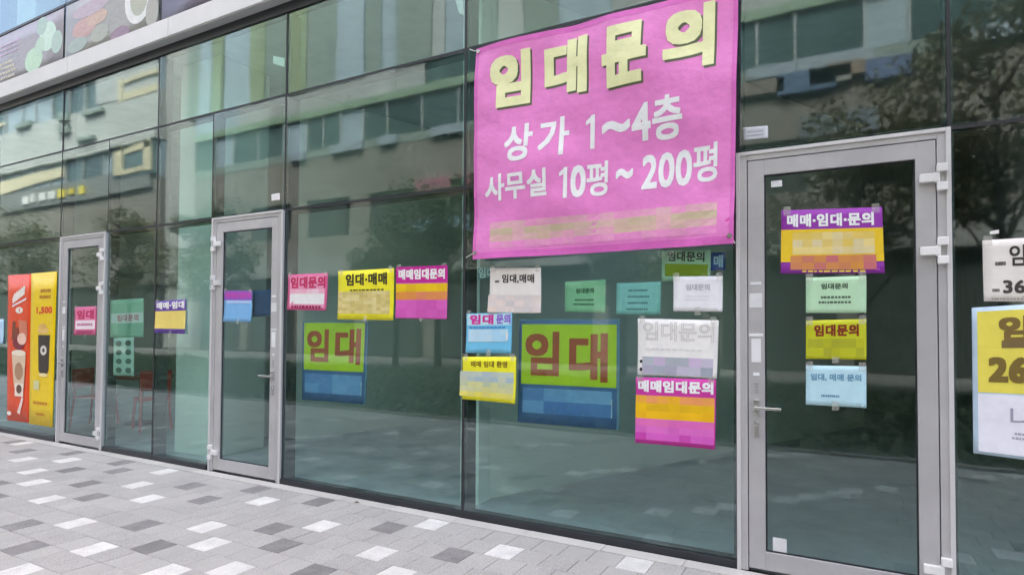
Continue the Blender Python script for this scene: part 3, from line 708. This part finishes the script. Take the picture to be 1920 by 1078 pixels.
s.disc('berry_scoop', (.52, .53), .26, .045, c(128, 32, 50)); s.disc('cream', (.66, .56), .2, .04, c(232, 190, 170))
s.poly('cup', [(.22, .46), (.84, .46), (.78, .23), (.34, .23)], c(214, 188, 160)); s.disc('cup_rim', (.53, .465), .31, .02, c(236, 220, 200)); s.disc('cup_shade', (.55, .34), .18, .06, c(168, 128, 96)); s.poly('cup_foot', [(.38, .17), (.76, .17), (.76, .26), (.38, .26)], c(236, 216, 200)); s.disc('cup_print', (.57, .22), .12, .03, c(96, 60, 44))
s.poly('drip', [(.5, .06), (.62, .05), (.78, .16), (.7, .17)], c(236, 206, 196)); s.disc('badge', (.14, .05), .1, .015, c(240, 220, 210))
s = Sheet('film_poster', [(58.8,512.7),(107,509),(98.5,801),(54.4,794)], YO-.0015, YEL, 'tall yellow film poster with a dark cup beside the left door', 'poster', .001, m=VINYL)
s.lines((.34, .82, .84, .90), 2, c(176, 112, 20), fill=.55); s.text('1,500', (.24, .725, .86, .775), c(214, 60, 24), .05)
s.disc('foam', (.52, .62), .22, .025, c(226, 186, 110)); s.disc('foam', (.5, .645), .16, .02, c(214, 170, 90))
s.poly('cup', [(.33, .59), (.80, .59), (.78, .36), (.70, .335), (.44, .335), (.37, .36)], c(52, 40, 34)); s.disc('cup_logo', (.56, .49), .13, .032, c(214, 206, 196)); s.disc('cup_logo_core', (.56, .49), .05, .014, c(60, 48, 40)); s.disc('foam', (.57, .33), .2, .012, c(232, 214, 150))
s.rect('pale_mark', (.18, .23, .42, .29), c(206, 204, 150)); s.lines((.16, .13, .85, .16), 1, c(200, 130, 10)); s.lines((.3, .06, .7, .085), 1, c(200, 130, 10))
s = Sheet('poster', [(-22,600),(7.5,598),(7,645),(-22,647)], YO, c(176, 206, 232), 'pale blue paper cut off by the left picture edge')

# ---------------------------------------------------------------- second-floor film pictures behind the glass
YF = -0.007
def film(q, ink, label, cat='window film'):
    return Sheet('window_film', q, YF, ink, label, cat, .0008, m=VINYL, nu=4, nv=4)
def gxz(x, z):
    return proj((x, YF, z))
def fquad(x0, x1, z0, z1): return [gxz(x0, z1), gxz(x1, z1), gxz(x1, z0), gxz(x0, z0)]
s = film(fquad(-11.25, -9.18, 4.99, 5.77), c(160, 156, 162), 'plum film with pale green leaves on the upper glass at far left')
for k, (u, v, a, b2) in enumerate([(.62, .30, .12, .22), (.80, .62, .11, .26), (.72, .85, .07, .16), (.92, .45, .07, .2), (.70, .5, .06, .16)]): s.disc('leaf', (u, v), a, b2, c(*[(186, 216, 186), (198, 224, 206), (170, 196, 184), (172, 196, 182), (184, 212, 190)][k]))
s.lines((.02, .05, .4, .5), 5, c(206, 196, 170), fill=.5); s.lines((.1, .6, .45, .85), 3, c(206, 180, 210), fill=.4)
s = film(fquad(-9.12, -7.05, 4.99, 5.77), c(162, 160, 156), 'grey film with red dish and round white plate on the upper glass')
for k, (u, v, a, b2, q) in enumerate([(.22, .50, .14, .16, (196, 158, 152)), (.36, .58, .12, .12, (200, 170, 152)), (.28, .78, .2, .12, (186, 168, 178)), (.14, .25, .12, .12, (160, 174, 166)), (.40, .3, .1, .14, (168, 172, 158)), (.80, .6, .135, .40, (226, 226, 222)), (.81, .6, .09, .28, (178, 180, 160)), (.62, .15, .1, .12, (150, 122, 140)), (.94, .3, .06, .25, (172, 170, 160))]): s.disc('picture_patch', (u, v), a, b2, c(*q))
s = film(fquad(-6.99, -4.93, 4.99, 5.77), c(104, 98, 114), 'near-black film with a small white mark on the upper glass')
s.disc('mark', (.26, .75), .03, .06, WHT, 8)
for k in (2, 3, 4): film(fquad(-6.99+PITCHX*(k-1), -4.93+PITCHX*(k-1), 4.99, 5.77), c(60, 56, 68), 'dark film on the upper glass above the %s' % {2: 'pane left of the banner', 3: 'pink banner', 4: 'right door'}[k])

# ---------------------------------------------------------------- café furniture inside the left unit
CH_R = mat('red_chair', (0.7, 0.06, 0.05, 1), .45)
def chair(x, y, rz, label):
    t = empty('chair', (x, y, 0.013)); t.rotation_euler.z = rz; tag(t, label, 'chair', 'red chairs in the left unit')
    MB().box(-.21, .21, -.2, .2, .43, .46).build('seat', CH_R, t, .012)
    MB().box(-.2, .2, .19, .22, .58, .86).build('backrest', CH_R, t, .012)
    for sx in (-1, 1):
        MB().tube([(sx*.18, -.18, .43), (sx*.2, -.22, 0)], .02, 6).build('leg', CH_R, t)
        MB().tube([(sx*.18, .2, .86), (sx*.18, .19, .43), (sx*.2, .24, 0)], .02, 6).build('leg', CH_R, t)
a = gr(178, 800); chair(a.x, max(a.y, .6), 2.0, 'red chair seen through the left door glass')
a = gr(288, 806); chair(a.x-.05, max(a.y, .6), -1.9, 'red chair behind the purple-headed poster by the mullion')
a = gr(232, 800); t = empty('cafe_table', (a.x, max(a.y, .6)+.25, .013)); tag(t, 'small red-topped table between the two red chairs', 'table')
MB().box(-.33, .33, -.3, .3, .70, .73).build('table_top', mat('red_top', (0.3, 0.04, 0.035, 1), .4), t, .006); MB().tube([(0, 0, .7), (0, 0, .03)], .03, 10).build('leg', DARK, t); MB().tube([(0, 0, .03), (0, 0, 0)], .22, 16).build('base', DARK, t)

# ---------------------------------------------------------------- across the plaza (seen mirrored in the glass)
def mir(px, py, W): q = at(px, py, W); return q.x, q.z           # where a mirrored detail stands on a front W metres out
W = 20.0; YB = -W
def brick_mat(name, c1, c2, mo, sc=1.0):
    b = NT(name); p = b.n('ShaderNodeBsdfPrincipled', Roughness=0.85); b.l(p.outputs[0], b.out.inputs[0])
    sp = b.n('ShaderNodeSeparateXYZ'); b.l(b.pos(), sp.inputs[0]); cb = b.n('ShaderNodeCombineXYZ'); b.l(sp.outputs[0], cb.inputs[0]); b.l(sp.outputs[2], cb.inputs[1])
    br = b.n('ShaderNodeTexBrick', Scale=sc); br.inputs['Brick Width'].default_value = .3; br.inputs['Row Height'].default_value = .1; br.inputs['Mortar Size'].default_value = .008
    br.inputs['Color1'].default_value = c1; br.inputs['Color2'].default_value = c2; br.inputs['Mortar'].default_value = mo
    b.l(cb.outputs[0], br.inputs['Vector']); n = b.n('ShaderNodeTexNoise', Scale=.6, Detail=6.0); b.l(b.pos(), n.inputs['Vector'])
    mr = b.n('ShaderNodeMapRange'); mr.inputs[3].default_value = .6; mr.inputs[4].default_value = 1.4; b.l(n.outputs[0], mr.inputs[0])
    vm = b.n('ShaderNodeVectorMath', operation='SCALE'); b.l(br.outputs['Color'], vm.inputs[0]); b.l(mr.outputs[0], vm.inputs['Scale']); b.l(vm.outputs[0], p.inputs['Base Color'])
    return b.m
BRICK = brick_mat('brown_brick', (0.14, 0.132, 0.122, 1), (0.19, 0.178, 0.162, 1), (0.17, 0.165, 0.155, 1))
PALE = mat('pale_cladding', (0.30, 0.32, 0.33, 1), .6, 0, .1, .5)
SILLB = mat('blue_grey_sill', (0.24, 0.29, 0.35, 1), .5)
GREEN = mat('green_strip', (0.18, 0.26, 0.19, 1), .6)
YGRN = mat('yellow_green_fin', (0.19, 0.24, 0.15, 1), .6)
PBLUE = mat('pale_blue_fin', (0.25, 0.32, 0.38, 1), .5)
GGRN = mat('grey_green_fin', (0.17, 0.215, 0.20, 1), .6)
OGL = mat('far_window_glass', (0.06, 0.10, 0.105, 1), .12, 0, .4, .3)
OGL2 = mat('far_shop_glass', (0.06, 0.07, 0.068, 1), .15)
CREAM = mat('cream_frame', (0.46, 0.42, 0.30, 1), .6)
WHB = mat('white_band', (0.34, 0.36, 0.36, 1), .6, 0, .12, .4)
ob = empty('facing_building', (-20, YB-4, 0)); tag(ob, 'long brick and pale clad commercial building mirrored in the glass', 'building')
ob_l = Vector(ob.location)
def obx(name, x0, x1, y0, y1, z0, z1, m):
    o = MB().box(x0, x1, y0, y1, z0, z1).build(name, m, ob); o.matrix_parent_inverse = Matrix.Translation(-ob_l); return o
kz = (W+4.2137)/28.2137
XR, XL, XG0, XG1 = 26.0, -36.4, -40.2, -72.0
zb, zs0, zw0, zg0, zp0 = 4.2, 10.75, 11.2, 13.05, 13.45
obx('core', XG1, XR, YB-12, YB-.5, 0, 23.5, mat('core_wall', (0.3, 0.31, 0.31, 1), .8))
obx('brick_wall', XL, XR, YB-.5, YB-.1, 8.4, zs0, BRICK)
obx('sill_course', XL, XR, YB-.5, YB-.08, zs0, zw0, GGRN)
for a, b in ((621, 680), (710, 742), (806, 868), (545, 570), (900, 1010), (1100, 1300), (1405, 1645), (1800, 1990)):
    obx('sill_band', mir(a, 250, W)[0], mir(b, 250, W)[0], YB-.3, YB+.1, zs0+.003, zw0-.003, SILLB)
x = XL; k = 0; rr = random.Random(5)
while x < XR:
    wd = rr.choice((1.3, 1.6, 2.2)); obx('window', x+.04, min(x+wd, XR)-.04, YB-.5, YB-.14, zw0+.01, zg0-.01, OGL if rr.random() < .75 else PBLUE)
    obx('window_frame', x-.04, x+.04, YB-.5, YB-.05, zw0+.01, zg0-.01, mat('far_frame', (0.3, 0.33, 0.34, 1), .5)); x += wd
obx('green_strip', XL, XR, YB-.5, YB+.02, zg0, zp0, GREEN)
x = XL
while x < XR:
    wd = rr.choice((1.8, 2.4, 3.2)); m = rr.choice((PALE, PALE, OGL, SILLB)); obx('upper_panel', x+.02, min(x+wd, XR)-.02, YB-.5, YB-.06 if m is not OGL else YB-.14, zp0+.01, 14.6, m); x += wd
fins = [(355, 378, GGRN), (378, 400, PBLUE), (400, 421, YGRN), (424, 472, PBLUE), (472, 500, YGRN), (500, 538, GGRN), (540, 572, YGRN), (572, 628, GGRN), (628, 680, PBLUE), (680, 712, GGRN), (712, 740, PBLUE), (740, 806, GGRN), (806, 830, PALE), (830, 870, PBLUE), (882, 936, GGRN), (936, 985, PALE), (985, 1050, GGRN), (1050, 1150, PBLUE), (1150, 1230, PALE), (1230, 1300, YGRN), (1300, 1400, GGRN), (1400, 1500, PBLUE), (1500, 1640, PALE), (1640, 1760, GGRN), (1760, 1920, PBLUE)]
for a, b, m in fins:
    x0, x1 = mir(a, 60, W)[0], mir(b, 60, W)[0]
    dp = YB-.05+rr.uniform(-.04, .06)
    obx('cladding_fin', x0+.02, x1-.02, YB-.5, dp, 14.62, 23.5, m)
    if m is PBLUE:
        for zz in (16.4, 19.4): obx('panel_joint', x0+.02, x0+(x1-x0)*.6, YB-.1, dp+.01, zz, zz+.07, MATS['far_frame'])
# lower storeys: dark shop glass, brown piers, signs
obx('shop_glass', XL, XR, YB-.5, YB-.3, 0, zb, OGL2)
obx('lintel_band', XL, XR, YB-.5, YB+.1, zb, zb+.9, mat('lintel', (0.22, 0.22, 0.22, 1), .7))
obx('brick_wall', XL, XR, YB-.5, YB-.12, zb+.9, 6.4, BRICK)
x = XL
while x < XR:
    obx('pier', x, x+.7, YB-.5, YB-.02, 0, zb, BRICK); obx('window', x+.9, x+3.6, YB-.5, YB-.2, 6.41, 8.39, OGL2); obx('brick_pier', x-.4, x+.9, YB-.5, YB-.1, 6.41, 8.39, BRICK); x += 4.5
for px, py, wdt, h, m in [(1515, 152, 1.9, .75, (0.06, 0.11, 0.2)), (1668, 126, 1.3, .7, (0.08, 0.12, 0.24)), (1560, 140, 1.3, .6, (0.2, 0.2, 0.2)), (1430, 165, 1.6, .5, (0.16, 0.14, 0.13)), (1575, 232, 2.4, .8, (0.14, 0.17, 0.22)), (830, 350, 3.2, .9, (0.3, 0.12, 0.17)), (1590, 128, 1.2, .5, (0.2, 0.15, 0.12)), (812, 424, 4.4, .75, (0.3, 0.45, 0.6)), (860, 345, .8, .5, (0.5, 0.5, 0.5))]:
    x0, z0 = mir(px, py, W); obx('shop_sign', x0-wdt/2, x0+wdt/2, YB-.1, YB+.12, z0-h/2, z0+h/2, mat('sign_%d' % px, m+(1,), .5))
# grey recess then the paler wing at the far left
obx('recess_wall', XG0, XL, YB-3.0, YB-2.6, 0, 23.5, mat('recess', (0.09, 0.12, 0.12, 1), .5))
for zz in (5, 8.5, 12, 15, 17.5): obx('recess_band', XG0, XL, YB-2.59, YB-2.4, zz, zz+.5, OGL)
obx('brick_wall', XG1, XG0, YB-.5, YB-.1, zb, 11.4, BRICK)
obx('shop_glass', XG1, XG0, YB-.5, YB-.3, 0, zb, OGL2)
obx('white_band', XG1, XG0, YB-.5, YB+.2, 13.9, 17.3, WHB)
obx('parapet_band', XG1, XG0, YB-.5, YB+.2, 19.6, 23.5, WHB)
x = XG1
while x < XG0-.5:
    wd = rr.choice((1.6, 2.3, 3.0)); lit = rr.random() < .3
    for z0, z1 in ((11.42, 13.88), (17.32, 19.58)):
        obx('window', x+.05, min(x+wd, XG0)-.05, YB-.5, YB-.12, z0, z1, OGL if rr.random() < .6 else PBLUE)
        obx('window_frame', x-.06, x+.06, YB-.5, YB+.02, z0, z1, CREAM if lit else PALE)
        if lit: obx('window_frame', x+.07, min(x+wd, XG0)-.07, YB-.3, YB+.02, z0+.9, z0+1.15, CREAM)
    x += wd
def mq(name, quad, m, d=.16):
    b = MB(); q = [mir(px, py, W) for px, py in quad]
    b.v = [(x, y, z) for y in (YB+d, YB-.2) for x, z in q]
    b.f = [(0, 1, 2, 3), (7, 6, 5, 4), (0, 4, 5, 1), (1, 5, 6, 2), (2, 6, 7, 3), (3, 7, 4, 0)]; b.c = [None]*6; b.mi = [0]*6
    o = b.build(name, m, ob); o.matrix_parent_inverse = Matrix.Translation(-ob_l); return o
mq('window', [(215, 292), (294, 268), (294, 326), (215, 338)], OGL, .12)
for q in ([(221, 288), (236, 284), (236, 330), (221, 332)], [(240, 283), (290, 262), (290, 276), (240, 292)], [(277, 268), (291, 264), (291, 320), (277, 322)], [(237, 322), (276, 312), (276, 320), (237, 331)]): mq('window_frame', q, CREAM, .22)
mq('window', [(178, 150), (294, 112), (294, 168), (178, 196)], PALE, .12)
for q in ([(221, 150), (229, 147), (229, 192), (221, 194)], [(231, 150), (296, 128), (296, 136), (231, 158)], [(231, 176), (296, 156), (296, 170), (231, 190)]): mq('window_frame', q, CREAM, .24)
mq('lit_band', [(0, 342), (118, 312), (118, 330), (0, 366)], CREAM, .05)
for q in ([(118, 216), (133, 212), (133, 226), (118, 230)], [(118, 238), (135, 236), (135, 250), (118, 252)], [(160, 214), (196, 203), (196, 209), (162, 220)], [(38, 238), (66, 228), (66, 236), (40, 246)], [(150, 262), (180, 254), (180, 260), (150, 268)]): mq('vent_hood', q, GGRN, .45)
x0, z0 = mir(70, 372, W); x1, _ = mir(112, 372, W)
sgn = obx('sign_band', x0-6, x1+12, YB-.1, YB+.1, z0-.75, z0+.75, mat('sign_grey', (0.14, 0.15, 0.15, 1), .6))
for k in range(7):
    xx = x0-2.0+k*1.35+rr.uniform(0, .25); obx('sign_letter', xx, xx+rr.uniform(.6, .95), YB+.1, YB+.2, z0-rr.uniform(.2, .4), z0+rr.uniform(.15, .35), mat('sign_white', (0.55, 0.56, 0.56, 1), .5) if k < 4 else mat('sign_yellow', (0.6, 0.5, 0.05, 1), .5))

# lawn, path and kerb
lawn = box('lawn', -80, 30, -12.6, -4.36, -0.06, -0.015, mat('soil', (0.05, 0.065, 0.035, 1), .95)); tag(lawn, kind='structure')
kb = box('kerb', -90, 30, -4.36, -4.302, -0.06, 0.02, TS); tag(kb, kind='structure')
path = box('path', -90, 30, -15.2, -12.62, -0.058, -0.008, mat('path_concrete', (0.08, 0.09, 0.075, 1), .9, 0, .1, 1.0)); tag(path, kind='structure')
rg = np.random.default_rng(3)
def leaf_mat(name, col, col2):
    b = NT(name); p = b.n('ShaderNodeBsdfPrincipled', Roughness=0.6); tl = b.n('ShaderNodeBsdfTranslucent'); mx = b.n('ShaderNodeMixShader'); mx.inputs[0].default_value = .25
    ge = b.n('ShaderNodeNewGeometry'); mc = b.n('ShaderNodeMix', data_type='RGBA'); b.l(ge.outputs['Random Per Island'], mc.inputs['Factor']); mc.inputs['A'].default_value = col; mc.inputs['B'].default_value = col2
    b.l(mc.outputs['Result'], p.inputs['Base Color']); b.l(mc.outputs['Result'], tl.inputs['Color']); b.l(p.outputs[0], mx.inputs[1]); b.l(tl.outputs[0], mx.inputs[2]); b.l(mx.outputs[0], b.out.inputs[0])
    return b.m
LEAF = [leaf_mat('leaf_green', (0.06, 0.095, 0.045, 1), (0.115, 0.155, 0.065, 1)), leaf_mat('leaf_olive', (0.115, 0.12, 0.06, 1), (0.19, 0.18, 0.09, 1)), leaf_mat('leaf_blue_green', (0.045, 0.075, 0.045, 1), (0.08, 0.12, 0.062, 1))]
def leaves(cent, nrm, size):
    n = len(cent); a = np.cross(nrm, rg.normal(size=(n, 3))); a /= np.linalg.norm(a, axis=1)[:, None]; b = np.cross(nrm, a); b /= np.linalg.norm(b, axis=1)[:, None]
    s = size*rg.uniform(.6, 1.3, n)[:, None]
    V = np.stack([cent-a*s, cent+b*s*.55, cent+a*s, cent-b*s*.55], 1).reshape(-1, 3)
    me = bpy.data.meshes.new('leaves'); me.vertices.add(4*n); me.vertices.foreach_set('co', V.ravel()); me.loops.add(4*n); me.loops.foreach_set('vertex_index', np.arange(4*n)); me.polygons.add(n); me.polygons.foreach_set('loop_start', np.arange(0, 4*n, 4)); me.polygons.foreach_set('loop_total', np.full(n, 4)); me.update(calc_edges=True)
    return me
# grass and low shrubs: nobody could count them
n = 26000; cx = rg.uniform(-45, 12, n); cy2 = rg.uniform(-12.5, -4.42, n); hh = .05+.35*np.clip(np.array([noise.noise(Vector((a*.5, b*.9, 0))) for a, b in zip(cx, cy2)])+.2, 0, 1)
cen = np.stack([cx, cy2, rg.uniform(0, 1, n)*hh], 1); nr = rg.normal(size=(n, 3))
me = leaves(cen, nr, .10); me.materials.append(LEAF[2]); o = link(bpy.data.objects.new('ground_cover', me)); tag(o, 'low green ground cover across from the glass front', 'ground cover', kind='stuff')
BARK = mat('bark', (0.10, 0.085, 0.07, 1), .9, 0, .2, 6, .4, 30)
def tree(x, y, h, r, label, m, n=2600, trunk=.13, base=.35, dens=1.0):
    t = empty('tree', (x, y, -.015)); tag(t, label, 'tree', 'trees across the plaza')
    b = MB(); b.tube([(0, 0, 0), (.04, .03, h*.3), (-.05, .05, h*.6), (.02, 0, h*.88)], trunk, 8, r1=trunk*.25)
    cl = []
    for k in range(14):
        an = k*2.4+random.random(); z0 = h*(base+.04*k); rad = r*random.uniform(.45, .95)*(1-.35*k/14); e = Vector((math.cos(an)*rad, math.sin(an)*rad, z0+h*.14))
        b.tube([(0, 0, z0-h*.06), e*.5+Vector((0, 0, z0*.45)), e], trunk*.35, 5, r1=.012); cl.append((e, r*random.uniform(.28, .5)))
    for k in range(8):
        cl.append((Vector((random.uniform(-.4, .4)*r, random.uniform(-.4, .4)*r, h*random.uniform(base+.2, .95))), r*random.uniform(.3, .45)))
    b.build('trunk', BARK, t, smooth=True)
    pts = []
    for e, rad in cl:
        q = rg.normal(size=(max(4, int(n*2.4/len(cl)*dens)), 3)); q /= np.linalg.norm(q, axis=1)[:, None]; q *= (rg.uniform(0.2, 1, len(q))**.5)[:, None]*rad; q[:, 2] *= .75; pts.append(q+np.array(e))
    pts = np.concatenate(pts); me = leaves(pts, rg.normal(size=pts.shape)+np.array([0, 0, .6]), .075); me.materials.append(m); link(bpy.data.objects.new('crown', me), t)
TR = [(-13.0, -13.8, 6.4, 2.2, 'broad dark green tree mirrored in the pane left of the banner', LEAF[0], 3200),
      (-15.6, -14.6, 5.6, 1.8, 'smaller dark green tree next to the broad one, mirrored beside the middle door', LEAF[2], 2600),
      (2.6, -11.0, 7.6, 2.3, 'tall olive tree mirrored at the right end of the glass', LEAF[1], 3400),
      (0.2, -12.2, 6.6, 1.9, 'olive tree mirrored in the right door', LEAF[1], 2800),
      (5.6, -12.5, 8.2, 2.5, 'tall olive tree just beyond the right picture edge', LEAF[0], 3000),
      (-3.2, -13.2, 5.6, 1.8, 'rounded green tree mirrored under the pink banner', LEAF[0], 2600),
      (-6.2, -14.4, 5.2, 1.7, 'rounded blue-green tree mirrored between the boards', LEAF[2], 2400),
      (-23.0, -12.0, 6.0, 1.9, 'green tree mirrored in the middle door', LEAF[0], 2600),
      (-30.0, -12.6, 6.4, 2.1, 'olive tree mirrored right of the left door', LEAF[1], 2600),
      (-38.0, -11.6, 6.6, 2.2, 'olive tree mirrored in the left door', LEAF[1], 2600),
      (-46.5, -12.4, 9.0, 2.4, 'tall thin-leaved tree mirrored at the far left', LEAF[1], 700)]
for a in TR: tree(*a)
t = empty('tree', (-43.0, -11.0, -.015)); tag(t, 'bare leaning tree with thick forked limbs mirrored at the far left', 'tree', 'trees across the plaza')
b = MB(); b.tube([(-1.5, 0, 0), (-.6, 0, 3.2), (.6, 0, 6.2), (2.0, 0, 8.6)], .24, 8, r1=.09); b.build('trunk', BARK, t, smooth=True)
for pts in ([(.6, 0, 6.2), (-.8, 0, 7.4), (-2.4, .2, 7.8)], [(1.4, 0, 7.6), (3.2, 0, 7.9), (5.0, 0, 7.2)], [(2.0, 0, 8.6), (2.3, 0, 9.6), (2.2, .1, 10.6)]): MB().tube(pts, .10, 6, r1=.03).build('limb', BARK, t, smooth=True)
p = gr(668, 942); lf = MB(); lf.v = [(-.03, 0, .006), (0, .014, .014), (.035, .004, .004), (.002, -.016, .012), (0, 0, .004)]; lf.f = [(0, 4, 1), (1, 4, 2), (2, 4, 3), (3, 4, 0)]; lf.c = [None]*4; lf.mi = [0]*4
o = lf.build('fallen_leaf', mat('dry_leaf', (0.12, 0.08, 0.05, 1), .8)); o.location = (p.x, p.y, -.002); tag(o, 'small dry brown leaf on the paving near the glass base', 'leaf')
